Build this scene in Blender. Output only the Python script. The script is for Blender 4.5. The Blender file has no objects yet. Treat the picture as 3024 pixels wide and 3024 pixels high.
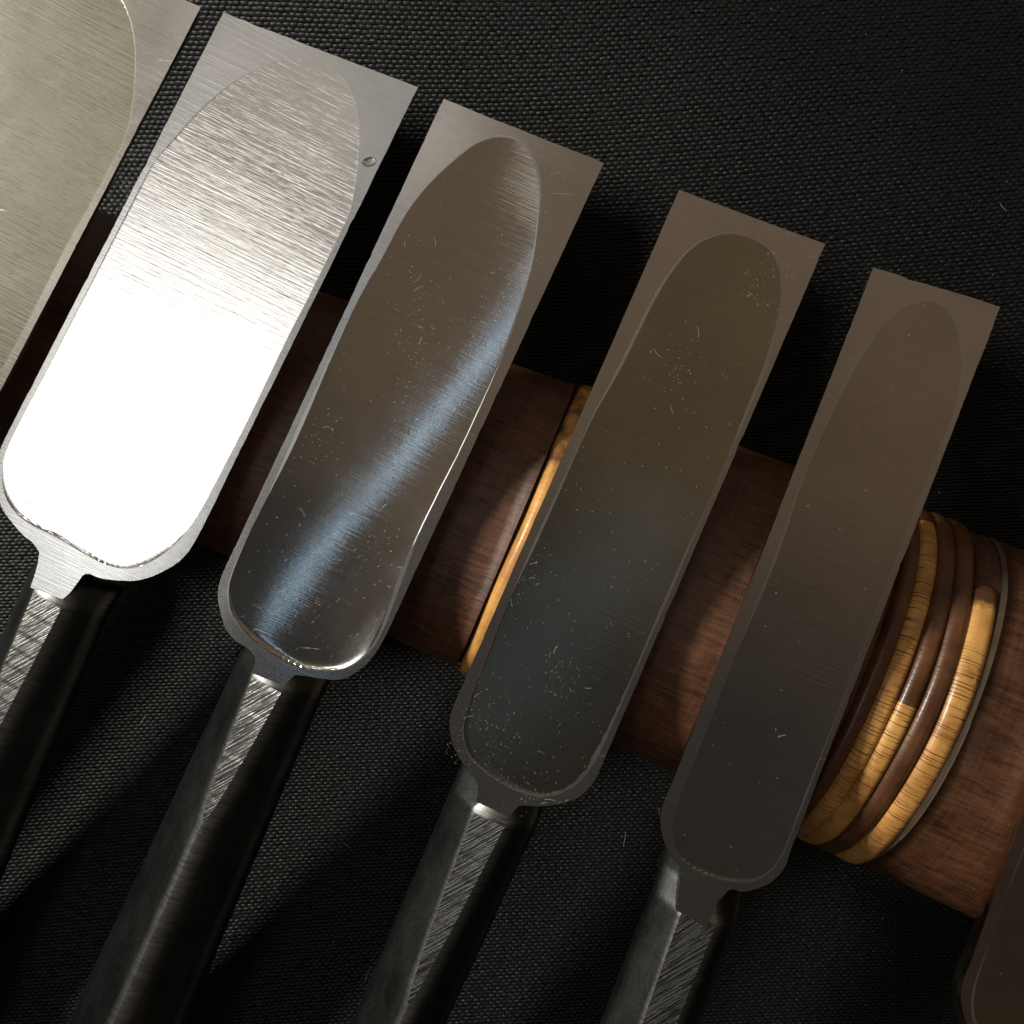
import bpy, math, random
import numpy as np
from mathutils import Vector, Matrix
from mathutils.geometry import tessellate_polygon

random.seed(7); rng = np.random.default_rng(7)
scene = bpy.context.scene
COL = scene.collection

# ------------------------------------------------------------------ camera
F = 3032.0; HC = 0.18                       # focal length in photo pixels, camera height (m)
cd = bpy.data.cameras.new('camera'); cam = bpy.data.objects.new('camera', cd); COL.objects.link(cam)
cam.location = (0, 0, HC); cd.sensor_width = 36; cd.lens = 36 * F / 3024; cd.clip_start = 0.005; cd.clip_end = 50
scene.camera = cam

# ------------------------------------------------------------------ world: dim brown room
w = bpy.data.worlds.new('World'); scene.world = w; w.use_nodes = True
nt = w.node_tree; bg = nt.nodes['Background']
tc = nt.nodes.new('ShaderNodeTexCoord'); sp = nt.nodes.new('ShaderNodeSeparateXYZ'); cr = nt.nodes.new('ShaderNodeValToRGB')
mr = nt.nodes.new('ShaderNodeMapRange'); mr.inputs[1].default_value = -0.75; mr.inputs[2].default_value = 0.35
nt.links.new(tc.outputs['Generated'], sp.inputs[0]); nt.links.new(sp.outputs['Y'], mr.inputs[0])
nt.links.new(mr.outputs[0], cr.inputs[0]); nt.links.new(cr.outputs[0], bg.inputs[0])
e = cr.color_ramp.elements
e[0].position = 0.0; e[0].color = (0.034, 0.030, 0.025, 1)
e[1].position = 1.0; e[1].color = (0.175, 0.136, 0.102, 1)
m = cr.color_ramp.elements.new(0.38); m.color = (0.034, 0.033, 0.032, 1)
m = cr.color_ramp.elements.new(0.55); m.color = (0.118, 0.089, 0.061, 1)
bg.inputs[1].default_value = 1.0

# ------------------------------------------------------------------ lamps
def area(name, loc, target, sx, sy, power, color, roll=0.0):
    l = bpy.data.lights.new(name, 'AREA'); l.shape = 'RECTANGLE'; l.size = sx; l.size_y = sy
    l.energy = power; l.color = color
    o = bpy.data.objects.new(name, l); COL.objects.link(o); o.location = loc
    q = (Vector(target) - Vector(loc)).to_track_quat('-Z', 'Y').to_matrix().to_4x4()
    o.matrix_world = Matrix.Translation(loc) @ q @ Matrix.Rotation(roll, 4, 'Z')
    return o
def ceiling(name, cx, cy, sx, sy, radiance, color, z=1.0, roll=0.0):
    return area(name, (cx, cy, z), (cx, cy, 0), sx, sy, radiance * math.pi * sx * sy, color, roll)
KD = Vector((-0.92 * math.cos(math.radians(36.5)), 0.36 * math.cos(math.radians(36.5)), math.sin(math.radians(36.5))))
area('desk_lamp', KD * 0.52, (0, 0, 0.02), 0.072, 0.072, 3.2, (1.0, 0.95, 0.86))
ceiling('ceiling_lamp', -0.500, -0.160, 0.18, 0.46, 2.6, (1.0, 1.0, 0.98), roll=math.radians(-20))
ceiling('added_silver_panel', -0.270, 0.245, 0.375, 0.30, 0.40, (1.0, 0.98, 0.92))  # added panel, placed for the silver reflection in the glaring blade and its neighbour
ceiling('added_olive_panel', -0.76, 0.26, 0.44, 0.60, 0.42, (0.98, 1.0, 0.80))  # added dim panel, gives the widest blade its olive grey reflection
ceiling('window_slit', -0.243, -0.14, 0.014, 0.52, 1.35, (0.50, 0.74, 1.0), z=0.985, roll=math.radians(-6.5))
ceiling('added_blue_strip', -0.020, -0.36, 0.05, 0.36, 0.075, (0.46, 0.70, 1.0), z=0.985, roll=math.radians(-13))  # added bluish strip, there only to reflect hazily in the olive brown blade

# ------------------------------------------------------------------ view
vs = scene.view_settings; vs.view_transform = 'Standard'; vs.look = 'None'; vs.exposure = 0; vs.gamma = 1
scene.render.resolution_x = 1024; scene.render.resolution_y = 1024
scene.cycles.max_bounces = 6

# ------------------------------------------------------------------ helpers
def tag(o, label=None, cat=None, group=None, kind=None):
    if label: o['label'] = label
    if cat: o['category'] = cat
    if group: o['group'] = group
    if kind: o['kind'] = kind
    return o
def mesh_obj(name, verts, faces, mat, parent=None, smooth=True):
    me = bpy.data.meshes.new(name); me.from_pydata([tuple(v) for v in verts], [], faces); me.update()
    me.materials.append(mat)
    if smooth: me.polygons.foreach_set('use_smooth', [True] * len(me.polygons))
    o = bpy.data.objects.new(name, me); COL.objects.link(o)
    if parent: o.parent = parent
    return o
def catmull(P, n):
    P = [np.array(p, float) for p in P]
    if len(P) == 2:
        return [P[0] + (P[1] - P[0]) * i / n for i in range(n)]
    out = []
    for i in range(len(P) - 1):
        p0 = P[i - 1] if i > 0 else 2 * P[0] - P[1]
        p1, p2 = P[i], P[i + 1]
        p3 = P[i + 2] if i + 2 < len(P) else 2 * P[-1] - P[-2]
        for k in range(8):
            t = k / 8
            out.append(0.5 * ((2 * p1) + (-p0 + p2) * t + (2 * p0 - 5 * p1 + 4 * p2 - p3) * t * t + (-p0 + 3 * p1 - 3 * p2 + p3) * t ** 3))
    out.append(P[-1])
    Q = np.array(out); L = np.r_[0, np.cumsum(np.linalg.norm(np.diff(Q, axis=0), axis=1))]
    s = np.linspace(0, L[-1], n + 1)[:-1]
    return [np.array([np.interp(x, L, Q[:, 0]), np.interp(x, L, Q[:, 1])]) for x in s]
def spline_path(segs, step):
    """segs: list of point lists, corners between them; returns closed loop"""
    out = []
    for s in segs:
        L = sum(np.linalg.norm(np.subtract(a, b)) for a, b in zip(s, s[1:]))
        out += catmull(s, max(2, int(L / step)))
    return np.array(out)
def signed_area(P):
    x, y = P[:, 0], P[:, 1]
    return 0.5 * np.sum(x * np.roll(y, -1) - y * np.roll(x, -1))
def inset(P, d):
    """P counter-clockwise closed loop; moves inward by d"""
    T = np.roll(P, -1, 0) - np.roll(P, 1, 0)
    T /= np.maximum(np.linalg.norm(T, axis=1, keepdims=True), 1e-9)
    return P + np.c_[-T[:, 1], T[:, 0]] * d

# ------------------------------------------------------------------ materials
def nodes(name):
    m = bpy.data.materials.new(name); m.use_nodes = True
    n = m.node_tree.nodes; return m, n, m.node_tree.links, n['Principled BSDF']
def add(n, t, **kw):
    x = n.new(t)
    for k, v in kw.items(): setattr(x, k, v)
    return x
def coords(n, l, scale, rot=(0, 0, 0), loc=(0, 0, 0)):
    t = add(n, 'ShaderNodeTexCoord'); mp = add(n, 'ShaderNodeMapping')
    mp.inputs['Scale'].default_value = scale; mp.inputs['Location'].default_value = loc
    src = t.outputs['Object']
    if any(rot):                                  # turn first, then stretch
        m0 = add(n, 'ShaderNodeMapping'); m0.inputs['Rotation'].default_value = rot; l.new(src, m0.inputs[0]); src = m0.outputs[0]
    l.new(src, mp.inputs[0]); return mp.outputs[0]
def noise(n, l, vec, scale=1, detail=4, rough=0.6):
    x = add(n, 'ShaderNodeTexNoise'); x.inputs['Scale'].default_value = scale; x.inputs['Detail'].default_value = detail
    x.inputs['Roughness'].default_value = rough; l.new(vec, x.inputs['Vector']); return x.outputs['Fac']
def ramp(n, l, fac, *stops):
    c = add(n, 'ShaderNodeValToRGB'); els = c.color_ramp.elements
    while len(els) < len(stops): els.new(0.5)
    for el, (p, col) in zip(els, stops):
        el.position = p; el.color = (col, col, col, 1) if isinstance(col, (int, float)) else (*col, 1)
    l.new(fac, c.inputs[0]); return c.outputs[0]
def math_n(n, l, op, a, b=None):
    x = add(n, 'ShaderNodeMath', operation=op)
    for i, v in enumerate((a, b)):
        if v is None: continue
        if isinstance(v, (int, float)): x.inputs[i].default_value = v
        else: l.new(v, x.inputs[i])
    return x.outputs[0]
def bump(n, l, h, strength, dist, normal=None):
    b = add(n, 'ShaderNodeBump'); b.inputs['Strength'].default_value = strength; b.inputs['Distance'].default_value = dist
    l.new(h, b.inputs['Height'])
    if normal is not None: l.new(normal, b.inputs['Normal'])
    return b.outputs[0]

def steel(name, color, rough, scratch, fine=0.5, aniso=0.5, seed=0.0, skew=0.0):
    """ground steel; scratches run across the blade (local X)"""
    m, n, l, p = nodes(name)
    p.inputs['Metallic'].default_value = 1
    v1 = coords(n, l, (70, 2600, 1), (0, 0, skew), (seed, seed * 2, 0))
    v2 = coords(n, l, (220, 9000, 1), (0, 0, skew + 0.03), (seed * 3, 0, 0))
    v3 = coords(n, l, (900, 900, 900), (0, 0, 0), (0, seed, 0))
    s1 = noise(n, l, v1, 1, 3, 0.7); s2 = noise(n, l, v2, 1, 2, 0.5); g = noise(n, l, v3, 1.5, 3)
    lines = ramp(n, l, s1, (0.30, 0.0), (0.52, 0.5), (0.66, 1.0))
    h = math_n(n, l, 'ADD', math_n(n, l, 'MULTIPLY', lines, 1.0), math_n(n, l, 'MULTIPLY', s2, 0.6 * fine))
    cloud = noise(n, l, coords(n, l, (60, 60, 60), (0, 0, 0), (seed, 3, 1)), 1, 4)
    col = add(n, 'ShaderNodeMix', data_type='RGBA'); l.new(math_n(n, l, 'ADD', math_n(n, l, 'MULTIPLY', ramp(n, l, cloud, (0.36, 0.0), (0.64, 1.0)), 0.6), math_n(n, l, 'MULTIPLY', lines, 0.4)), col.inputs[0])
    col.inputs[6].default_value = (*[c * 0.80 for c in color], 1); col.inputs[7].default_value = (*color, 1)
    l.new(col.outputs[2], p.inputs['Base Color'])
    r = math_n(n, l, 'ADD', math_n(n, l, 'MULTIPLY', g, 0.04), rough - 0.02)
    r = math_n(n, l, 'ADD', r, math_n(n, l, 'MULTIPLY', s1, 0.03 * scratch))
    l.new(r, p.inputs['Roughness'])
    sc = noise(n, l, coords(n, l, (45, 2300, 1), (0, 0, skew - 0.35), (seed * 5, 1, 0)), 1, 1, 0.4)
    sc = math_n(n, l, 'MULTIPLY', ramp(n, l, sc, (0.735, 0.0), (0.76, 1.0)), ramp(n, l, noise(n, l, coords(n, l, (170, 170, 1), (0, 0, 0), (seed, seed, 0)), 1, 3), (0.52, 0.0), (0.6, 1.0)))
    r = math_n(n, l, 'ADD', r, math_n(n, l, 'MULTIPLY', sc, 0.22))
    sm_ = noise(n, l, coords(n, l, (95, 45, 1), (0, 0, 0.3), (seed * 2, 4, 0)), 1, 5, 0.6)
    r = math_n(n, l, 'ADD', r, math_n(n, l, 'MULTIPLY', ramp(n, l, sm_, (0.48, 0.0), (0.72, 1.0)), 0.05))
    l.new(r, p.inputs['Roughness'])
    p.inputs['Anisotropic'].default_value = aniso
    tn = add(n, 'ShaderNodeTangent', direction_type='RADIAL', axis='Z')
    # tangent along the scratches: local X of the chisel
    cx = add(n, 'ShaderNodeCombineXYZ'); cx.inputs[1].default_value = 1.0
    vt = add(n, 'ShaderNodeVectorTransform', vector_type='VECTOR', convert_from='OBJECT', convert_to='WORLD')
    l.new(cx.outputs[0], vt.inputs[0]); l.new(vt.outputs[0], p.inputs['Tangent']); n.remove(tn)
    b = bump(n, l, h, 0.22 * scratch, 0.00005)
    b = bump(n, l, g, 0.05, 0.00005, b)
    l.new(b, p.inputs['Normal'])
    return m

def forged_mat():
    m, n, l, p = nodes('forged_black_iron')
    p.inputs['Metallic'].default_value = 1.0
    c = noise(n, l, coords(n, l, (250, 120, 250)), 1, 5, 0.65)
    fine = noise(n, l, coords(n, l, (2200, 2200, 2200)), 1, 3)
    file = noise(n, l, coords(n, l, (260, 2600, 260)), 1, 3, 0.6)
    cc = add(n, 'ShaderNodeValToRGB'); l.new(c, cc.inputs[0])
    cc.color_ramp.elements[0].position = 0.3; cc.color_ramp.elements[0].color = (0.033, 0.037, 0.036, 1)
    cc.color_ramp.elements[1].position = 0.75; cc.color_ramp.elements[1].color = (0.088, 0.096, 0.093, 1)
    wr = add(n, 'ShaderNodeAttribute', attribute_name='wear_glint')  # ridge wear with a painted highlight mixed in
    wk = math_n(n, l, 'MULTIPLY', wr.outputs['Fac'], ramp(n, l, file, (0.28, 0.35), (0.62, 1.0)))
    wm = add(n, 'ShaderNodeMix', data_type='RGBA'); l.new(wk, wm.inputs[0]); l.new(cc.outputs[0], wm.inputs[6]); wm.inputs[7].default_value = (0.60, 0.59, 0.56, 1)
    l.new(wm.outputs[2], p.inputs['Base Color'])
    l.new(math_n(n, l, 'ADD', math_n(n, l, 'MULTIPLY', fine, 0.20), 0.30), p.inputs['Roughness'])
    b = bump(n, l, c, 0.10, 0.0004); b = bump(n, l, file, 0.02, 0.00008, b); b = bump(n, l, fine, 0.22, 0.00006, b)
    l.new(b, p.inputs['Normal'])
    return m

def filed_mat():
    m, n, l, p = nodes('filed_steel')
    p.inputs['Metallic'].default_value = 1
    v = coords(n, l, (140, 3400, 1), (0, 0, math.radians(-55)))
    s = noise(n, l, v, 1, 3, 0.6)
    h = ramp(n, l, s, (0.32, 0.0), (0.5, 0.5), (0.62, 1.0))
    cc = add(n, 'ShaderNodeValToRGB'); l.new(s, cc.inputs[0])
    cc.color_ramp.elements[0].position = 0.35; cc.color_ramp.elements[0].color = (0.07, 0.07, 0.07, 1)
    cc.color_ramp.elements[1].position = 0.60; cc.color_ramp.elements[1].color = (0.30, 0.30, 0.29, 1)
    l.new(cc.outputs[0], p.inputs['Base Color']); p.inputs['Roughness'].default_value = 0.34
    l.new(bump(n, l, h, 0.4, 0.0001), p.inputs['Normal'])
    return m

def cloth_mat():
    m, n, l, p = nodes('black_nylon_weave')
    f = noise(n, l, coords(n, l, (900, 5200, 900)), 1, 3)
    big = noise(n, l, coords(n, l, (40, 40, 40)), 1, 4)
    cc = add(n, 'ShaderNodeValToRGB'); l.new(big, cc.inputs[0])
    cc.color_ramp.elements[0].position = 0.3; cc.color_ramp.elements[0].color = (0.0045, 0.005, 0.0052, 1)
    cc.color_ramp.elements[1].position = 0.8; cc.color_ramp.elements[1].color = (0.0075, 0.008, 0.0082, 1)
    l.new(cc.outputs[0], p.inputs['Base Color'])
    p.inputs['Roughness'].default_value = 0.46; p.inputs['Specular IOR Level'].default_value = 0.23
    l.new(bump(n, l, f, 0.5, 0.00008), p.inputs['Normal'])
    return m

def rod_mat():
    m, n, l, p = nodes('brown_rod_surface')
    RZ = (0, 0, math.radians(23))
    v = coords(n, l, (170, 1500, 900), RZ); fib = noise(n, l, v, 1, 6, 0.75)
    ring = noise(n, l, coords(n, l, (1500, 90, 90), RZ), 1, 4, 0.7)
    big = noise(n, l, coords(n, l, (70, 70, 70)), 1, 5, 0.6)
    cc = add(n, 'ShaderNodeValToRGB'); l.new(math_n(n, l, 'ADD', math_n(n, l, 'MULTIPLY', fib, 0.5), math_n(n, l, 'MULTIPLY', math_n(n, l, 'ADD', math_n(n, l, 'MULTIPLY', big, 0.65), math_n(n, l, 'MULTIPLY', ring, 0.35)), 0.5)), cc.inputs[0])
    cc.color_ramp.elements[0].position = 0.40; cc.color_ramp.elements[0].color = (0.030, 0.0105, 0.005, 1)
    cc.color_ramp.elements[1].position = 0.62; cc.color_ramp.elements[1].color = (0.150, 0.063, 0.029, 1)
    l.new(cc.outputs[0], p.inputs['Base Color'])
    p.inputs['Roughness'].default_value = 0.42; p.inputs['Specular IOR Level'].default_value = 0.5
    b = bump(n, l, fib, 0.6, 0.00025); b = bump(n, l, ring, 0.3, 0.0002, b); l.new(b, p.inputs['Normal'])
    return m

def rattan_mat():
    m, n, l, p = nodes('rattan_skin')
    at = add(n, 'ShaderNodeAttribute', attribute_name='tint')
    uv = add(n, 'ShaderNodeAttribute', attribute_name='strand')   # x: metres along the strand, y: across
    mp = add(n, 'ShaderNodeMapping'); mp.inputs['Scale'].default_value = (3600, 130, 1); l.new(uv.outputs['Vector'], mp.inputs[0])
    cr_ = noise(n, l, mp.outputs[0], 1, 2, 0.5)
    cracks = ramp(n, l, cr_, (0.40, 0.0), (0.455, 1.0))
    big = noise(n, l, coords(n, l, (160, 160, 160)), 1, 5, 0.65)
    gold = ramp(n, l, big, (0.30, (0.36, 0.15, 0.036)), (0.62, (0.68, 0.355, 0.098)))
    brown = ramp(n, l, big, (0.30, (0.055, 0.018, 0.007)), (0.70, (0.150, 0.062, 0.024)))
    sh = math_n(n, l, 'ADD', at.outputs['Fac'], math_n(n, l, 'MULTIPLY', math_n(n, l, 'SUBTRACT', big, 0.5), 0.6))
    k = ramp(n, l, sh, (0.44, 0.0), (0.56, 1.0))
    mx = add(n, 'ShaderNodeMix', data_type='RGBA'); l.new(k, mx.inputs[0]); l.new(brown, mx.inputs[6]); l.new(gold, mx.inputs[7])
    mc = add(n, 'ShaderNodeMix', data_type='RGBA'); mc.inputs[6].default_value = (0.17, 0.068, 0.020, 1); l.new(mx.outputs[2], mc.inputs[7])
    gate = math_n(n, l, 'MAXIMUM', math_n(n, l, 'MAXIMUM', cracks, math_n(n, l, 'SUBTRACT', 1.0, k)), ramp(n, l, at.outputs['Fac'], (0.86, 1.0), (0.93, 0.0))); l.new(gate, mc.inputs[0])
    l.new(mc.outputs[2], p.inputs['Base Color'])
    p.inputs['Roughness'].default_value = 0.40; p.inputs['Coat Weight'].default_value = 0.12; p.inputs['Coat Roughness'].default_value = 0.15
    b = bump(n, l, cracks, 0.5, 0.00012); b = bump(n, l, big, 0.25, 0.0004, b); l.new(b, p.inputs['Normal'])
    return m

def simple(name, color, rough, metal=0.0, bs=400, bst=0.3):
    m, n, l, p = nodes(name)
    f = noise(n, l, coords(n, l, (bs, bs, bs)), 1, 4)
    c = ramp(n, l, f, (0.3, tuple(x * 0.7 for x in color)), (0.7, color)); l.new(c, p.inputs['Base Color'])
    p.inputs['Roughness'].default_value = rough; p.inputs['Metallic'].default_value = metal
    l.new(bump(n, l, f, bst, 0.0002), p.inputs['Normal'])
    return m

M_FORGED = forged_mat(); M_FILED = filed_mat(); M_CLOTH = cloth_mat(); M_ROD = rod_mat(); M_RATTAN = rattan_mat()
M_GLUE = simple('dried_glue', (0.095, 0.066, 0.042), 0.8)
M_GROOVE = simple('dark_groove', (0.020, 0.012, 0.008), 0.8)
M_OAK = simple('oiled_oak', (0.36, 0.20, 0.09), 0.5, bs=120)
M_RIM = steel('worn_rim', (0.70, 0.68, 0.64), 0.36, 0.3, seed=9)
M_LINT = simple('lint', (0.75, 0.73, 0.68), 0.8)

# ------------------------------------------------------------------ rod geometry (shared numbers)
RD = np.array([0.9205, -0.3907]); RN = np.array([0.3907, 0.9205])      # axis and its left normal in plan
def rod_half(a): return 0.0238 + 0.0043 / 0.094 * (a + 0.009)
def rod_h(a): return rod_half(a) * 0.66
ROD_OFF = -0.00185
def rod_point(a, ang, extra=0.0):
    r, h = rod_half(a) + extra, rod_h(a) + extra
    xy = RD * a + RN * (ROD_OFF + r * math.cos(ang))
    return np.array([xy[0], xy[1], rod_h(a) + h * math.sin(ang) + 0.0006])

# ------------------------------------------------------------------ cloth
def sstep(x): x = np.clip(x, 0, 1); return x * x * (3 - 2 * x)
def cloth_z(x, y):
    t = RN[0] * x + RN[1] * y - ROD_OFF            # distance from the rod's axis towards the blade tips
    z = 0.026 * sstep((t - 0.024) / 0.060)
    z = z + 0.0004 * np.sin(x * 70 + 1.0) * np.sin(y * 55 + 0.4) * sstep((np.abs(t) - 0.028) / 0.02)
    return z
def cloth_warp(x, y):
    T = sstep((y + 0.01) / 0.10)
    return 0.055 * x + 0.17 * T * 0.02 * np.log1p(np.exp(-(x - 0.01) / 0.02)) + 0.0007 * np.sin(y * 60 + x * 35)
def build_cloth():
    g = np.linspace(-0.32, 0.32, 129); X, Y = np.meshgrid(g, g)
    Z = cloth_z(X, Y) - 0.00055
    V = np.c_[X.ravel(), Y.ravel(), Z.ravel()]; n = len(g)
    fs = [(j * n + i, j * n + i + 1, (j + 1) * n + i + 1, (j + 1) * n + i) for j in range(n - 1) for i in range(n - 1)]
    base = mesh_obj('cloth', V, fs, M_CLOTH); tag(base, kind='structure')
    px, py = 0.00112, 0.00061
    xs = np.arange(-0.112, 0.112, px); ys = np.arange(-0.128, 0.112, py)
    CX, CY = np.meshgrid(xs, ys)
    CX = CX + (np.arange(len(ys)) % 2)[:, None] * px / 2
    CX = CX.ravel() + rng.normal(0, 0.00006, CX.size); CY = CY.ravel() + rng.normal(0, 0.00003, CX.size)
    N = CX.size
    gu = np.array([-1, -0.55, 0, 0.55, 1.0]); gv = np.array([-1, 0, 1.0])
    GU, GV = np.meshgrid(gu, gv); GU, GV = GU.ravel(), GV.ravel()
    dome = (1 - GU ** 2) * 0.55 + 0.45 * (1 - GU ** 4); dome = dome * np.where(np.abs(GV) > 0.9, 0.0, 1.0)
    wid = np.where(np.abs(GV) > 0.9, 1 - 0.45 * GU ** 2, 1.0)
    sz = 1 + rng.normal(0, 0.07, N); hh = 0.00022 * (1 + rng.normal(0, 0.22, N)); tl = rng.normal(0, 0.10, N)
    x = CX[:, None] + GU[None] * px * 0.60 * sz[:, None]
    y = CY[:, None] + GV[None] * wid[None] * py * 0.50 + tl[:, None] * GU[None] * py * 0.5
    yw = y + cloth_warp(x, y)
    z = cloth_z(x, yw) - 0.00032 + dome[None] * hh[:, None]
    V = np.stack([x, yw, z], -1).reshape(-1, 3).astype(np.float32)
    q = np.array([[j * 5 + i, j * 5 + i + 1, (j + 1) * 5 + i + 1, (j + 1) * 5 + i] for j in range(2) for i in range(4)])
    Fq = (q[None] + (np.arange(N) * 15)[:, None, None]).reshape(-1).astype(np.int32)
    me = bpy.data.meshes.new('weave'); me.vertices.add(len(V)); me.vertices.foreach_set('co', V.ravel())
    me.loops.add(len(Fq)); me.loops.foreach_set('vertex_index', Fq)
    nf = len(Fq) // 4; me.polygons.add(nf); me.polygons.foreach_set('loop_start', np.arange(0, nf * 4, 4, dtype=np.int32))
    me.update(calc_edges=True); me.polygons.foreach_set('use_smooth', np.ones(nf, bool)); me.materials.append(M_CLOTH)
    o = bpy.data.objects.new('weave', me); COL.objects.link(o); o.parent = base; tag(o, kind='stuff')
build_cloth()

# ------------------------------------------------------------------ rod with rattan bands
def sweep_rod(name, a0, a1, extra, mat, parent, na=40, nn=72, wob=0.0, cap=True):
    V, fs = [], []
    A = np.linspace(a0, a1, na)
    for a in A:
        for k in range(nn):
            ang = 2 * math.pi * k / nn
            ex = extra(a) if callable(extra) else extra
            ex += wob * (math.sin(a * 300 + 3 * ang) + math.sin(a * 170 - 5 * ang)) * 0.5
            V.append(rod_point(a, ang, ex))
    for i in range(na - 1):
        for k in range(nn):
            k2 = (k + 1) % nn
            fs.append((i * nn + k, i * nn + k2, (i + 1) * nn + k2, (i + 1) * nn + k))
    if cap:
        fs.append(tuple(range(nn))); fs.append(tuple((na - 1) * nn + k for k in reversed(range(nn))))
    V = np.array(V) - ROD_O
    return mesh_obj(name, V, fs, mat, parent)
ROD_O = np.array([0.03, -0.015, 0.0])
rod = bpy.data.objects.new('bound_handle', None); COL.objects.link(rod); rod.location = ROD_O
tag(rod, 'thick brown round handle bound with golden rattan strands, lying under the chisel blades', 'handle')
sweep_rod('sleeve', -0.115, 0.0014, 0.0, M_ROD, rod, 60, 72, 0.00018)
sweep_rod('core', -0.110, 0.150, -0.0010, M_GROOVE, rod, 60, 60)
sweep_rod('sleeve', 0.0152, 0.0500, 0.0, M_ROD, rod, 40, 72, 0.00018)
sweep_rod('sleeve', 0.0704, 0.165, 0.0, M_ROD, rod, 50, 72, 0.00018)
sweep_rod('glue_line', 0.0694, 0.0705, 0.0, M_GLUE, rod, 6, 72, 0.0002)
sweep_rod('sleeve', 0.0655, 0.0716, -0.0002, M_ROD, rod, 6, 72, 0.0001)
def strand(a_mid, width, tint, start=-math.pi, end=math.pi, slope=0.0, height=0.0006, seed=0):
    ns, nc = 180, 9
    V, fs, T, S = [], [], [], []
    rr = random.Random(seed); ph = rr.random() * 6
    s_len = 0.0
    for i in range(ns + 1):
        f = i / ns; ang = start + (end - start) * f
        endf = 1.0
        if start > -math.pi + 0.01: endf = min(1, max(0.03, 1 - max(0, (0.03 - f) / 0.03) ** 2) ** 0.5) if f < 0.03 else 1
        a = a_mid + slope * (ang - math.pi / 2) + 0.00010 * math.sin(ang * 5 + ph)
        wd = width * (1 + 0.03 * math.sin(ang * 7 + ph)) * endf
        s_len = ang * rod_half(a)
        for k in range(nc):
            u = -1 + 2 * k / (nc - 1)
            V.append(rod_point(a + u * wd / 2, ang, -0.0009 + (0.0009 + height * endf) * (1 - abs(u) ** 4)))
            T.append(tint(ang)); S.append((s_len + seed * 0.37, u * 0.0015 + seed, 0))
    for i in range(ns):
        for k in range(nc - 1):
            p = i * nc + k
            fs.append((p, p + 1, p + nc + 1, p + nc))
    o = mesh_obj('rattan_strand', np.array(V) - ROD_O, fs, M_RATTAN, rod)
    me = o.data
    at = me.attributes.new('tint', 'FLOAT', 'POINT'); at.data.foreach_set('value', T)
    at = me.attributes.new('strand', 'FLOAT_VECTOR', 'POINT'); at.data.foreach_set('vector', [c for s in S for c in s])
    return o
# angle 0 = towards blade tips (far side), pi/2 = top, pi = towards chisel necks
P2 = math.pi / 2
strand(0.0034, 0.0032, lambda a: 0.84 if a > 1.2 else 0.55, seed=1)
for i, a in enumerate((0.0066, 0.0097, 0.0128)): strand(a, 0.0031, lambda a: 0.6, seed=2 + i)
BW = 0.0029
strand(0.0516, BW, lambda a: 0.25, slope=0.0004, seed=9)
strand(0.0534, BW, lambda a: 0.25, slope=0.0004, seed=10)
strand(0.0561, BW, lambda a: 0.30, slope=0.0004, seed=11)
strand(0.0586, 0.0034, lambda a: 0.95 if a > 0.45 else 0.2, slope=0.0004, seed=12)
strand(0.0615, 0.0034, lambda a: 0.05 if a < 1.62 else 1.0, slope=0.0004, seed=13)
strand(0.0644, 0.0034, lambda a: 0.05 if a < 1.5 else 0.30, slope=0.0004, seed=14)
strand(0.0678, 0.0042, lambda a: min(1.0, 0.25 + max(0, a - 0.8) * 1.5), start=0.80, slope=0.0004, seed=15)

# ------------------------------------------------------------------ chisels
class Frame:
    """a blade's back plane: pixels of the photograph are cast on to it to read off its outline"""
    def __init__(s, c_px, lean, z, pitch, roll, o_px):
        d = np.array([math.sin(lean), math.cos(lean)]); p = np.array([d[1], -d[0]])
        s.g = math.tan(pitch) * d + math.tan(roll) * p
        r = np.array([(c_px[0] - 1512) / F, -(c_px[1] - 1512) / F]) * (HC - z)
        s.k = z - s.g @ r
        n = Vector((-s.g[0], -s.g[1], 1)).normalized()
        y = Vector((d[0], d[1], s.g @ d)).normalized(); x = y.cross(n).normalized()
        s.n, s.x, s.y = map(np.array, (n, x, y))
        s.o = s.world(o_px)
        s.M = Matrix(((x[0], y[0], n[0], s.o[0]), (x[1], y[1], n[1], s.o[1]), (x[2], y[2], n[2], s.o[2]), (0, 0, 0, 1)))
    def world(s, q, off=0.0):
        r = np.array([(q[0] - 1512) / F, -(q[1] - 1512) / F]); k = s.k + off * math.sqrt(1 + s.g @ s.g)
        t = (HC - k) / (1 + s.g @ r)
        return np.array([r[0] * t, r[1] * t, HC - t])
    def loc(s, q, off=0.0):
        w_ = s.world(q, off) - s.o
        return np.array([w_ @ s.x, w_ @ s.y, w_ @ s.n])
    def loc2(s, q): return s.loc(q)[:2]

def rough_edge(P, amp, seed):
    r = np.random.default_rng(seed); n = len(P)
    k = r.normal(0, 1, n); k = 0.6 * k + 0.4 * np.convolve(np.r_[k[-4:], k, k[:4]], np.ones(9) / 9, 'same')[4:-4] * 3
    return inset(P, 0) + (inset(P, 1.0) - P) * (k * amp)[:, None]

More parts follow.
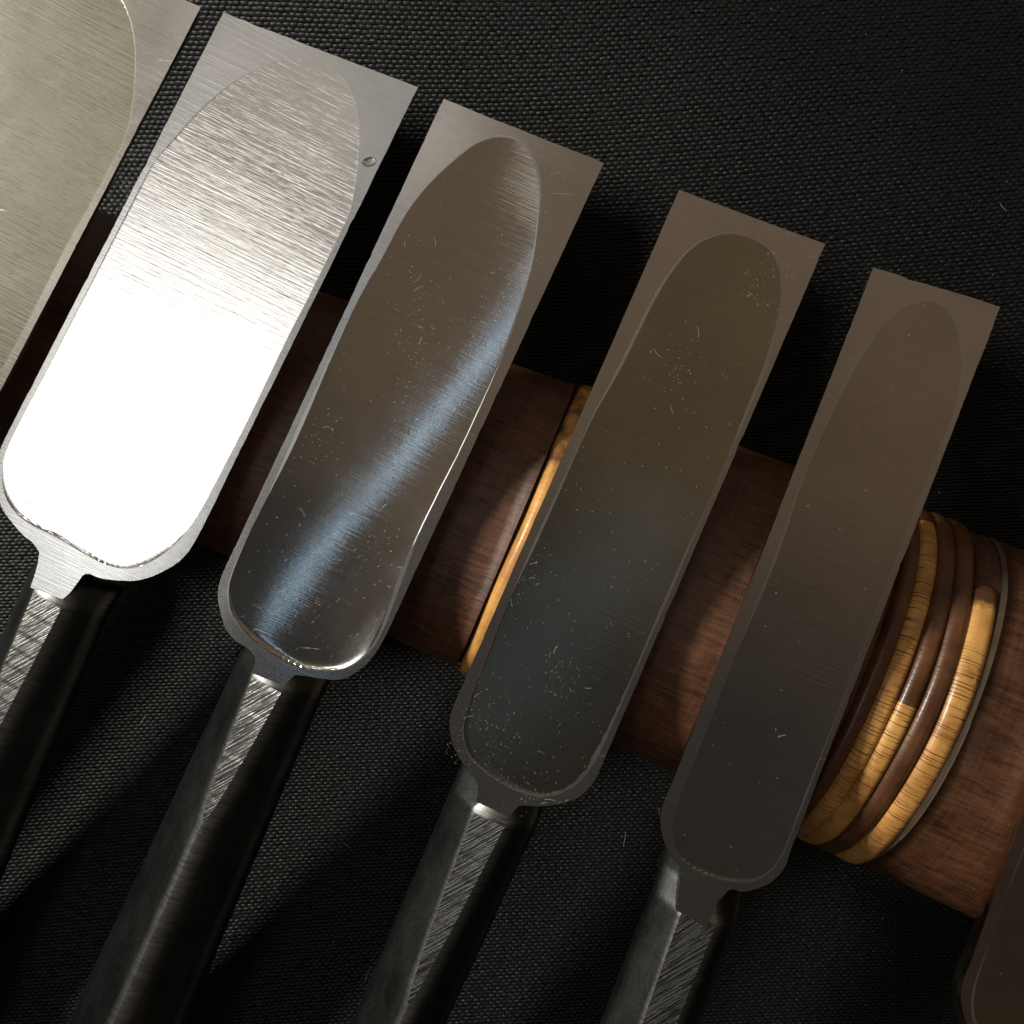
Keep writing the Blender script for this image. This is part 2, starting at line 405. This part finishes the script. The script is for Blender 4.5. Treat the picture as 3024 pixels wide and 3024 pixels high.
DUST = []
def make_chisel(fr, outer, hollow, neck, mats, label, D=0.00036, thick=0.0042, rough_amp=0.000022, seed=0, dust=60, rim=1.0, worn=None):
    root = bpy.data.objects.new('chisel', None); COL.objects.link(root); root.matrix_world = fr.M
    tag(root, label, 'chisel', 'chisels laid side by side across the bound handle')
    m_land, m_hollow = mats
    O = spline_path([[fr.loc2(q) for q in s] for s in outer], 0.0006)
    H = spline_path([[fr.loc2(q) for q in s] for s in hollow], 0.0009)
    if signed_area(O) < 0: O = O[::-1]
    if signed_area(H) < 0: H = H[::-1]
    for _ in range(2):                            # keep a land of at least ~0.8 mm round the hollow
        dd = H[:, None] - O[None]; ds = np.linalg.norm(dd, axis=2); j = ds.argmin(1); dm = ds[np.arange(len(H)), j]
        push = np.maximum(0, 0.0008 - dm) / np.maximum(dm, 1e-6)
        H = H + dd[np.arange(len(H)), j] * push[:, None]
        H = (np.roll(H, 1, 0) + 2 * H + np.roll(H, -1, 0)) / 4
    O = rough_edge(O, rough_amp, seed)
    H = rough_edge(H, rough_amp * 0.7, seed + 50)
    rc = random.Random(seed + 70); tipy = np.array([fr.loc2(outer[0][0])[1], fr.loc2(outer[0][-1])[1]]).min()
    In = inset(O, 1.0) - O
    for _ in range(7):
        i = rc.randrange(len(O)); dep = rc.uniform(0.00004, 0.00012)
        if O[i, 1] < 0.004: continue
        for q, f in ((-1, 0.5), (0, 1.0), (1, 0.6)): O[(i + q) % len(O)] += In[(i + q) % len(O)] * dep * f
    tip = O[:, 1].max(); nO, nH = len(O), len(H)
    # cutting edge line: the two outermost tip corners
    tl = fr.loc2(outer[0][0]); tr = fr.loc2(outer[0][-1])
    ey = lambda x: tl[1] + (tr[1] - tl[1]) * (x - tl[0]) / (tr[0] - tl[0])
    cxm = 0.5 * (tl[0] + tr[0])
    I = inset(O, 0.00003)
    V = [(x, y, 0) for x, y in I] + [(x, y, 0) for x, y in H]
    tris = tessellate_polygon([[Vector((x, y, 0)) for x, y in I], [Vector((x, y, 0)) for x, y in H]])
    fs = []
    VA = np.array(V)
    for t in tris:
        a, b, c = VA[list(t)]
        cr_ = (b[0] - a[0]) * (c[1] - a[1]) - (b[1] - a[1]) * (c[0] - a[0])
        if abs(cr_) < 1e-14: continue
        fs.append(tuple(t) if cr_ > 0 else (t[0], t[2], t[1]))
    blade = mesh_obj('blade', V, fs, m_land, root, smooth=False)
    # sides and front bevel
    def ring(z, shrink, back):
        R = []
        for x, y in O:
            xx = cxm + (x - cxm) * shrink; yy = min(y, ey(x) - back)
            R.append((xx, yy, z))
        return R
    rings = [[(x, y, 0) for x, y in I], [(x, y, -0.00006) for x, y in O], ring(-0.0013, 0.985, 0.0024), ring(-thick, 0.66, thick * 1.75)]
    SV = [p for r in rings for p in r]; SF = []
    for r in range(3):
        for i in range(nO):
            j = (i + 1) % nO
            SF.append((r * nO + i, (r + 1) * nO + i, (r + 1) * nO + j, r * nO + j))
    und = tessellate_polygon([[Vector((p[0], p[1], 0)) for p in rings[3]]])
    for t in und: SF.append(tuple(3 * nO + k for k in t))
    sides = mesh_obj('bevelled_sides', SV, SF, m_land, blade, smooth=False)
    # hollow: concave dish inside the rim
    ymin, ymax = H[:, 1].min(), H[:, 1].max()
    ys = np.linspace(ymin, ymax, 60); mid, hw = [], []
    for y in ys:
        sel = []
        for i in range(nH):
            a, b = H[i], H[(i + 1) % nH]
            if (a[1] - y) * (b[1] - y) <= 0 and a[1] != b[1]:
                sel.append(a[0] + (b[0] - a[0]) * (y - a[1]) / (b[1] - a[1]))
        sel = sel or [0.0]
        mid.append(0.5 * (min(sel) + max(sel))); hw.append(0.5 * (max(sel) - min(sel)))
    # a cylinder ground into the back: depth follows (half width)^2 - (distance from the middle)^2
    NR, NC = 150, 28
    i0, i1 = int(np.argmin(H[:, 1])), int(np.argmax(H[:, 1]))
    if i1 > i0: right = H[i0:i1 + 1]; left = np.r_[H[i1:], H[:i0 + 1]][::-1]
    else: right = np.r_[H[i0:], H[:i1 + 1]]; left = H[i1:i0 + 1][::-1]
    th = np.linspace(0, math.pi, NR); yy = ymin + (ymax - ymin) * (1 - np.cos(th)) / 2
    xr = np.interp(yy, np.maximum.accumulate(right[:, 1]), right[:, 0]); xl = np.interp(yy, np.maximum.accumulate(left[:, 1]), left[:, 0])
    xr, xl = np.maximum(xr, xl), np.minimum(xr, xl)
    hw = (xr - xl) / 2; md = (xr + xl) / 2; hwm = hw.max()
    ker = np.hanning(11); ker /= ker.sum()
    sm = lambda q: np.r_[q[:5], np.convolve(q, ker, 'valid'), q[-5:]]
    hs, ms = sm(hw), sm(md)
    ok = (yy > ymin + hwm * 1.2) & (yy < ymax - hwm * 2.2); pm = np.polyfit(yy[ok], md[ok], 1)
    HV, HF = [], []
    for j in range(NR):
        for k in range(NC + 1):
            x = md[j] - hw[j] * math.cos(math.pi * k / NC)
            d = D * (hs[j] ** 2 - (x - ms[j]) ** 2) / hwm ** 2
            ee = (yy[j] - ymin) / hwm
            if ee < 1.3:                          # the cylinder runs straight on and stops at a short wall at the shoulder
                dist = np.min(np.hypot(H[:, 0] - x, H[:, 1] - yy[j]))
                d2 = D * max(0, 1 - ((x - np.polyval(pm, yy[j])) / hwm) ** 2) * (1 - math.exp(-dist / 0.0002))
                d = d + (d2 - d) * min(1, (1.3 - ee) / 0.3)
            edge = 0 if k in (0, NC) or j in (0, NR - 1) else 0.000006
            HV.append((x, yy[j], -max(d, 0) - edge))
    for j in range(NR - 1):
        for k in range(NC):
            p = j * (NC + 1) + k
            HF.append((p, p + 1, p + NC + 2, p + NC + 1))
    mesh_obj('hollow', HV, HF, m_hollow, blade)
    rr = np.random.default_rng(seed + 9); kk = rr.normal(0, 1, nH)
    for _ in range(3): kk = np.convolve(np.r_[kk[-6:], kk, kk[:6]], np.ones(13) / 13, 'same')[6:-6] * 1.6
    wi = np.clip(0.00007 + 0.00013 * kk, 0.000015, 0.0003) * rim
    if worn:
        sel = (H[:, 0] > cxm * 0.4) & (H[:, 1] > worn[0]) & (H[:, 1] < worn[1])
        bell = np.sin(np.pi * np.clip((H[:, 1] - worn[0]) / (worn[1] - worn[0]), 0, 1))
        wi = wi + sel * bell * worn[2] * rr.uniform(0.25, 1.0, nH)
    A = H - (inset(H, 1.0) - H) * (wi * 0.4)[:, None]; B = H + (inset(H, 1.0) - H) * wi[:, None]
    RV = [(x, y, 0.000004) for x, y in A] + [(x, y, 0.000004) for x, y in B]
    mesh_obj('hollow_rim', RV, [(i, (i + 1) % nH, nH + (i + 1) % nH, nH + i) for i in range(nH)], M_RIM, blade, smooth=False)
    # neck
    if neck:
        c0 = fr.loc(neck['p0'], -0.0058); c1 = fr.loc(neck['p1'], -0.0058)
        ax = c1 - c0; L = np.linalg.norm(ax); ax /= L
        ax[2] = 0; ax /= np.linalg.norm(ax)
        side = np.array([-ax[1], ax[0], 0.0]); side = -side if side[0] < 0 else side
        r0, r1 = neck['r0'], neck['r1']; fw = neck['fw'] / 2; fe = neck['fe']
        phi = neck.get('phi', 0.0)
        cdp0 = 1.10 * r0 - fw
        NU = 120; start, end = neck.get('start', -0.0034), neck.get('len', 0.075)
        rot = lambda v, a: np.array([v[0] * math.cos(a) + v[1] * math.sin(a), -v[0] * math.sin(a) + v[1] * math.cos(a)])
        NV, FV, WR = [], [], []
        NA, NFc = 44, 9
        cut = -0.00016
        def prof(r, al):   # square on edge with rounded-off corners
            q = 1.13 / (abs(math.cos(al)) + abs(math.sin(al)))
            return r * (q ** -14 + 1.0) ** (-1 / 14)
        als = np.linspace(0, 2 * math.pi, 721)
        for i in range(NU + 1):
            s_ = start + (end - start) * i / NU
            r = r0 + (r1 - r0) * np.clip(s_, 0, None) / L
            c = cdp0 + (0.955 * r0 - cdp0) * (s_ / fe) + (r - r0) * 0.95
            if s_ < 0: r = r0; c = cdp0 + min(0.0020, -s_ * 0.6)
            # plane in rotated frame: normal direction at angle 90deg - phi(left)
            ctr = c0 + ax * s_; ctr[2] = 0
            pr = np.array([prof(r, a) for a in als]); hgt = pr * np.sin(als)
            ins = als[hgt > c]
            if len(ins) > 2: aL, aR = ins.min(), ins.max()
            else: aL = aR = als[np.argmax(hgt)]
            has = len(ins) > 2
            def pt(a, rad, clip=False):
                v = np.array([rad * math.cos(a), rad * math.sin(a)])
                if clip: v[1] = min(v[1], c)
                v = rot(v, -phi)
                return ctr + side * v[0] + np.array([0, 0, v[1] - c + cut - fw * abs(math.sin(phi)) * 1.1])
            arc = np.linspace(aR, aL + 2 * math.pi, NA)
            for ia, a in enumerate(arc):
                NV.append(pt(a, prof(r, a)))
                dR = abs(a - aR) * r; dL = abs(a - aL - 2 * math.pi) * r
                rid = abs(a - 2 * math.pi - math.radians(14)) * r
                WR.append(max(math.exp(-(dL / 0.0017) ** 2) * 0.95, math.exp(-(dR / 0.0005) ** 2) * 0.6) + 0.45 * math.exp(-(rid / 0.0007) ** 2))  # worn ridges; left one broader and paler to paint in its lamp highlight
            if has and s_ >= 0:
                pa = pt(aR, prof(r, aR)); pb = pt(aL, prof(r, aL))
                FV.append([pa + (pb - pa) * k / (NFc - 1) for k in range(NFc)])
            else:
                FV.append(None)
        nf = []
        for i in range(NU):
            for k in range(NA - 1):
                p = i * NA + k
                nf.append((p, p + 1, p + NA + 1, p + NA))
            p = i * NA; nf.append((p + NA - 1, p, p + NA, p + 2 * NA - 1)) if FV[i] is None or FV[i + 1] is None else None
        nf.append(tuple(range(NA)))
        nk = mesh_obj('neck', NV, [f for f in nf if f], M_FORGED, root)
        nk.data.attributes.new('wear_glint', 'FLOAT', 'POINT').data.foreach_set('value', WR)
        fv, ff, prev = [], [], None
        for row in FV:
            if row is None: prev = None; continue
            b = len(fv); fv += row
            if prev is not None:
                for k in range(NFc - 1): ff.append((prev + k, prev + k + 1, b + k + 1, b + k))
            prev = b
        if ff:
            if (np.cross(fv[ff[0][1]] - fv[ff[0][0]], fv[ff[0][3]] - fv[ff[0][0]]))[2] < 0: ff = [f[::-1] for f in ff]
            mesh_obj('filed_flat', fv, ff, M_FILED, nk, smooth=False)
        # socket ferrule and handle, running out of the picture
        def lathe(name, pts, mat, parent):
            V, fs = [], []; nn = 40
            base = c0 + ax * end; base[2] = -cdp0 - 0.0012
            for (s_, r) in pts:
                for k in range(nn):
                    a = 2 * math.pi * k / nn
                    V.append(base + ax * s_ + side * r * math.cos(a) + np.array([0, 0, r * math.sin(a)]))
            for i in range(len(pts) - 1):
                for k in range(nn):
                    k2 = (k + 1) % nn; fs.append((i * nn + k, i * nn + k2, (i + 1) * nn + k2, (i + 1) * nn + k))
            fs.append(tuple(range(nn))); fs.append(tuple((len(pts) - 1) * nn + k for k in range(nn)))
            return mesh_obj(name, V, fs, mat, parent)
        lathe('socket', [(-0.004, 0.0080), (0.0, 0.0088), (0.016, 0.0112), (0.018, 0.0115), (0.019, 0.0110)], M_FORGED, root)
        lathe('handle', [(0.0185, 0.0105), (0.022, 0.0118), (0.05, 0.0135), (0.09, 0.0125), (0.108, 0.0125)], M_OAK, root)
        lathe('hoop', [(0.098, 0.0127), (0.0985, 0.0142), (0.104, 0.0142), (0.1045, 0.0127)], M_FORGED, root)
    # lint lying on the blade
    r = random.Random(seed + 3)
    bx0, bx1 = O[:, 0].min(), O[:, 0].max()
    cl = [(r.uniform(bx0, bx1), tip * r.random() ** 1.6) for _ in range(9)] if dust > 100 else None
    k = 0
    while k < dust:
        x = r.uniform(bx0, bx1); y = r.uniform(0, tip) ** 1.0
        y = tip * (1 - (1 - r.random()) ** 0.5) if r.random() < 0.3 else tip * r.random() ** 1.7
        if cl and r.random() < 0.6:
            cx_, cy_ = r.choice(cl); x = cx_ + r.gauss(0, 0.0016); y = cy_ + r.gauss(0, 0.0030)
        if abs(x - cxm * 0.6) < 0.42 * (bx1 - bx0):
            DUST.append((fr, x, y, r.random(), r)); k += 1
    return root

ST = lambda *a, **k: steel(*a, **k)
def lean(deg): return math.radians(deg)
GRP = 'x'
# --- second widest blade (glaring white)
o2 = [[(660, 35), (940, 145), (1235, 257)],
      [(1235, 257), (1020, 696), (805, 1135), (673, 1405), (594, 1566), (549, 1639), (492, 1683), (414, 1713), (342, 1714), (290, 1706), (259, 1694), (243, 1701)],
      [(243, 1701), (207, 1750), (185, 1770)], [(185, 1770), (89, 1735)],
      [(89, 1735), (109, 1673), (116, 1631)], [(116, 1631), (96, 1603), (67, 1580), (31, 1538), (0, 1486), (-10, 1400), (4, 1318), (110, 1108), (330, 678), (550, 249), (660, 35)]]
h2 = [[(908, 172), (1002, 215), (1049, 300), (1062, 390), (1059, 459), (1047, 562), (1008, 692), (849, 1000), (745, 1217), (647, 1409), (600, 1497), (559, 1564), (497, 1626), (440, 1663), (383, 1681), (311, 1668), (233, 1626), (155, 1580), (78, 1543), (31, 1497), (8, 1445), (5, 1378), (26, 1311), (104, 1155), (181, 983), (259, 828), (321, 709), (383, 595), (445, 490), (518, 404), (569, 345), (621, 296), (690, 240), (776, 194), (850, 172), (908, 172)]]
def remap(segs, a, b, ang, sx, sy):
    """the same kind of blade, turned and resized about a known corner"""
    c, s = math.cos(ang), math.sin(ang); ca, sa = math.cos(math.radians(26)), math.sin(math.radians(26))
    out = []
    for seg in segs:
        r = []
        for (x, y) in seg:
            dx, dy = x - a[0], y - a[1]
            across = dx * ca + dy * sa; along = -dx * sa + dy * ca
            across *= sx; along *= sy
            dx, dy = across * ca - along * sa, across * sa + along * ca
            r.append((b[0] + dx * c - dy * s, b[1] + dx * s + dy * c))
        out.append(r)
    return out
o1 = remap(o2, (1235, 257), (594, 20), math.radians(1.5), 1.2, 1.03)
h1 = remap(h2, (1235, 257), (594, 20), math.radians(1.5), 1.2, 1.0)
o3 = [[(1310, 291), (1540, 384), (1760, 470)], [(1760, 470), (1783, 482)],
      [(1783, 482), (1580, 923), (1376, 1364), (1240, 1659), (1171, 1809), (1124, 1907), (1084, 1960), (1035, 1997), (998, 2008), (957, 2006), (911, 1998), (872, 1993)],
      [(872, 1993), (855, 2008), (840, 2026)], [(840, 2026), (742, 1988)],
      [(742, 1988), (752, 1958), (750, 1940), (734, 1917), (693, 1891), (665, 1855), (648, 1800), (642, 1750), (655, 1700), (688, 1626), (844, 1292), (1077, 791), (1310, 291)]]
h3 = [[(1497, 399), (1538, 412), (1569, 454), (1593, 516), (1597, 573), (1590, 655), (1575, 764), (1549, 863), (1507, 992), (1450, 1131), (1362, 1323), (1290, 1467), (1228, 1597), (1155, 1794), (1122, 1878), (1091, 1924), (1050, 1961), (1004, 1980), (942, 1980), (880, 1971), (817, 1940), (755, 1899), (715, 1859), (687, 1825), (673, 1776), (678, 1709), (725, 1595), (807, 1430), (880, 1269), (983, 1040), (1067, 868), (1135, 749), (1185, 650), (1248, 560), (1326, 482), (1396, 426), (1450, 402), (1497, 399)]]
o4 = [[(2006, 559), (2220, 640), (2438, 720)],
      [(2438, 720), (2235, 1194), (2031, 1669), (1875, 2033), (1828, 2143), (1792, 2226), (1756, 2306), (1714, 2352), (1673, 2370), (1611, 2381), (1559, 2380), (1533, 2380)],
      [(1533, 2380), (1518, 2396), (1502, 2412)], [(1502, 2412), (1405, 2368)],
      [(1405, 2368), (1411, 2335), (1405, 2304), (1378, 2272), (1352, 2231), (1334, 2190), (1327, 2138), (1336, 2091), (1378, 1995), (1535, 1636), (1770, 1098), (2006, 559)]]
h4 = [[(2168, 689), (2246, 715), (2293, 767), (2307, 845), (2296, 955), (2262, 1080), (2207, 1237), (2102, 1475), (2000, 1700), (1930, 1858), (1854, 2034), (1807, 2138), (1771, 2215), (1725, 2292), (1673, 2335), (1611, 2353), (1559, 2345), (1492, 2319), (1424, 2272), (1383, 2231), (1367, 2179), (1370, 2128), (1393, 2050), (1435, 1945), (1481, 1825), (1540, 1690), (1600, 1556), (1655, 1436), (1705, 1328), (1760, 1210), (1820, 1100), (1874, 990), (1926, 888), (1980, 800), (2040, 730), (2104, 696), (2168, 689)]]
o5 = [[(2580, 790), (2770, 848), (2955, 905)],
      [(2955, 905), (2750, 1437), (2545, 1968), (2400, 2345), (2340, 2500), (2319, 2560), (2283, 2602), (2241, 2624), (2190, 2634), (2165, 2625), (2150, 2632)],
      [(2150, 2632), (2112, 2676), (2087, 2742)], [(2087, 2742), (2040, 2712), (1998, 2690)],
      [(1998, 2690), (2006, 2630), (2012, 2577), (2001, 2555), (1975, 2517), (1956, 2472), (1949, 2415), (1960, 2371), (1990, 2300), (2137, 1923), (2358, 1357), (2580, 790)]]
h5 = [[(2723, 887), (2780, 896), (2815, 935), (2833, 1002), (2838, 1090), (2822, 1200), (2785, 1325), (2707, 1525), (2604, 1782), (2515, 2015), (2455, 2165), (2372, 2376), (2330, 2480), (2300, 2545), (2255, 2590), (2205, 2605), (2130, 2598), (2069, 2577), (2022, 2548), (1990, 2500), (1983, 2440), (1996, 2380), (2036, 2275), (2130, 2040), (2283, 1662), (2360, 1440), (2425, 1285), (2500, 1120), (2560, 1020), (2610, 955), (2665, 907), (2723, 887)]]
def remap6(segs):
    return [[(2837 + (x - 1949) * 0.93 + 0.008 * (y - 2409), 2929 + (y - 2409)) for (x, y) in s] for s in segs]
o6, h6 = remap6(o5), remap6(h5)

def zt(a): return 2 * rod_h(a) + 0.0052
PITCH = math.radians(7)
F1 = Frame((60, 1250), lean(27.6), zt(-0.065), PITCH, 0.0, (-200, 1500))
F2 = Frame((430, 1250), lean(26.0), zt(-0.045), PITCH, math.radians(-1.5), (240, 1660))
F3 = Frame((1080, 1450), lean(24.4), zt(-0.010), PITCH, math.radians(-1.3), (860, 1960))
F4 = Frame((1760, 1640), lean(23.7), zt(0.025), PITCH, 0.0, (1520, 2330))
F5 = Frame((2420, 1800), lean(21.1), zt(0.060), math.radians(5.2), 0.0, (2130, 2570))
F6 = Frame((3150, 2250), lean(20.0), zt(0.095), PITCH, 0.0, (2990, 3090))

WARM = (0.72, 0.69, 0.64)
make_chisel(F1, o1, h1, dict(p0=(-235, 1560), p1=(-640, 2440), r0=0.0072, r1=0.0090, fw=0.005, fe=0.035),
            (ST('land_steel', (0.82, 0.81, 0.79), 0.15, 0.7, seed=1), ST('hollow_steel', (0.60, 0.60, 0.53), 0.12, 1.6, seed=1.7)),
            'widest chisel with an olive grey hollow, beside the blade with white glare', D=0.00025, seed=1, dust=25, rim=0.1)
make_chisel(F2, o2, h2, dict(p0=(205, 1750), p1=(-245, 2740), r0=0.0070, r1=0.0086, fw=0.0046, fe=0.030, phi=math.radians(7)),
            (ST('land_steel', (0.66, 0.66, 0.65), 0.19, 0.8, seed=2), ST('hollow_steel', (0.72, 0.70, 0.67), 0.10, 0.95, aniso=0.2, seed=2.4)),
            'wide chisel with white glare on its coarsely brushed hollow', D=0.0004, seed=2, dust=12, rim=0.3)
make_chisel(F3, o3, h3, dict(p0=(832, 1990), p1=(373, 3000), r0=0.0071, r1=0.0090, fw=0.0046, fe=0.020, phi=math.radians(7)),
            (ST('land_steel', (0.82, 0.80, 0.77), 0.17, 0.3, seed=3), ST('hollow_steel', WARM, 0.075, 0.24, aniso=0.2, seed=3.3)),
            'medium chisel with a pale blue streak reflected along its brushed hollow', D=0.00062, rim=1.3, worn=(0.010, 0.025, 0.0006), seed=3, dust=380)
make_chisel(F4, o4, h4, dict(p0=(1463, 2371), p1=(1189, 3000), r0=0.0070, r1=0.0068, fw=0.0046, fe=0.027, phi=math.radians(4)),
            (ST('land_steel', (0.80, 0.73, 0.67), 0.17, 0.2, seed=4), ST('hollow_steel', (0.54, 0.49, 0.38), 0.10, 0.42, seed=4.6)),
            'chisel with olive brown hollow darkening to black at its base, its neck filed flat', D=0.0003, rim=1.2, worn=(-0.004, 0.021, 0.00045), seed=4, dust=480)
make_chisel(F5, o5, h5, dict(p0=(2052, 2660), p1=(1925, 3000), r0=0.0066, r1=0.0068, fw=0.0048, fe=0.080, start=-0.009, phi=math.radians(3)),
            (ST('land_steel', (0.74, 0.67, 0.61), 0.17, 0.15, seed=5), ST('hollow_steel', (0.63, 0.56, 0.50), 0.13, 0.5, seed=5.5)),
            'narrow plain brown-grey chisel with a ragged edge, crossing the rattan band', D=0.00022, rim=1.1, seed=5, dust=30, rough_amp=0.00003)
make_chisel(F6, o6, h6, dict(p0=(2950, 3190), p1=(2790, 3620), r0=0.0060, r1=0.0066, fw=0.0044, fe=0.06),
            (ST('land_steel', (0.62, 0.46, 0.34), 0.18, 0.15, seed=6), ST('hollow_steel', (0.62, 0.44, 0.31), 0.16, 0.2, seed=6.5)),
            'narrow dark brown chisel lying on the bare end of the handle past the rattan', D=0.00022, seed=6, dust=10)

# ------------------------------------------------------------------ lint and dust
def fibre(V, fs, P, X, Y, N, L, th, a, cv):
    ns = 4; p = np.zeros(2); pts = []
    for i in range(ns + 1):
        pts.append(p.copy()); p = p + np.array([math.cos(a), math.sin(a)]) * L / ns; a += cv / ns
    b = len(V)
    for i, q in enumerate(pts):
        dr = pts[min(i + 1, ns)] - pts[max(i - 1, 0)]; dr = dr / max(np.linalg.norm(dr), 1e-9); nn = np.array([-dr[1], dr[0]])
        for (u, h) in ((-1, 0.0), (1, 0.0), (0, 1.6)):
            c = q + nn * u * th
            V.append(P + X * c[0] + Y * c[1] + N * (0.000012 + h * th))
    for i in range(ns):
        for k_ in range(3):
            k2 = (k_ + 1) % 3; s_ = b + i * 3
            fs.append((s_ + k_, s_ + k2, s_ + 3 + k2, s_ + 3 + k_))
def build_lint():
    V, fs, DV, df = [], [], [], []
    for (fr, x, y, k, r) in DUST:
        L = r.uniform(0.00005, 0.00026) if r.random() < 0.965 else r.uniform(0.0005, 0.0016)
        th = r.uniform(0.000008, 0.000018); P = fr.o + fr.x * x + fr.y * y
        dark = fr is F1 or fr is F2
        if dark: L *= 2.2
        fibre(*((DV, df) if dark else (V, fs)), P, fr.x, fr.y, fr.n, L, th, r.uniform(0, math.pi), r.uniform(-1.2, 1.2))
    r = random.Random(99); ex = np.array([1.0, 0, 0]); ey_ = np.array([0, 1.0, 0]); ez = np.array([0, 0, 1.0])
    for _ in range(140):
        x, y = r.uniform(-0.10, 0.10), r.uniform(-0.10, 0.09)
        if abs(RN[0] * x + RN[1] * y - ROD_OFF) < 0.032: continue
        P = np.array([x, y, float(cloth_z(np.array(x), np.array(y))) - 0.00005])
        fibre(V, fs, P, ex, ey_, ez, r.uniform(0.0001, 0.0004) if r.random() < 0.85 else r.uniform(0.001, 0.003), r.uniform(0.00001, 0.000022), r.uniform(0, math.pi), r.uniform(-1.5, 1.5))
    tag(mesh_obj('lint', V, fs, M_LINT), 'fine pale lint and dust scattered over blades and black cloth', 'lint', kind='stuff')
    tag(mesh_obj('grit', DV, df, M_GROOVE), 'fine dark hairs and grit on the two brightest blades', 'grit', kind='stuff')
build_lint()
def water_drop():
    V, fs = [], []; nr, na = 6, 24
    c = F2.loc((1091, 478)); ang = math.radians(35)
    for i in range(nr + 1):
        t = i / nr
        for k in range(na):
            a = 2 * math.pi * k / na; x, y = 0.00098 * t * math.cos(a), 0.00062 * t * math.sin(a)
            V.append((c[0] + x * math.cos(ang) - y * math.sin(ang), c[1] + x * math.sin(ang) + y * math.cos(ang), 0.00003 + 0.00028 * math.sqrt(max(0, 1 - t * t))))
    for i in range(nr):
        for k in range(na):
            k2 = (k + 1) % na; fs.append((i * na + k, (i + 1) * na + k, (i + 1) * na + k2, i * na + k2))
    m, n, l, p = nodes('water'); p.inputs['Transmission Weight'].default_value = 1; p.inputs['IOR'].default_value = 1.33; p.inputs['Roughness'].default_value = 0.02
    l.new(bump(n, l, noise(n, l, coords(n, l, (900, 900, 900))), 0.05, 0.0001), p.inputs['Normal'])
    o = mesh_obj('water_drop', V, fs, m); o.matrix_world = F2.M
    tag(o, 'small clear water drop near the tip of the chisel with white glare', 'drop')
water_drop()
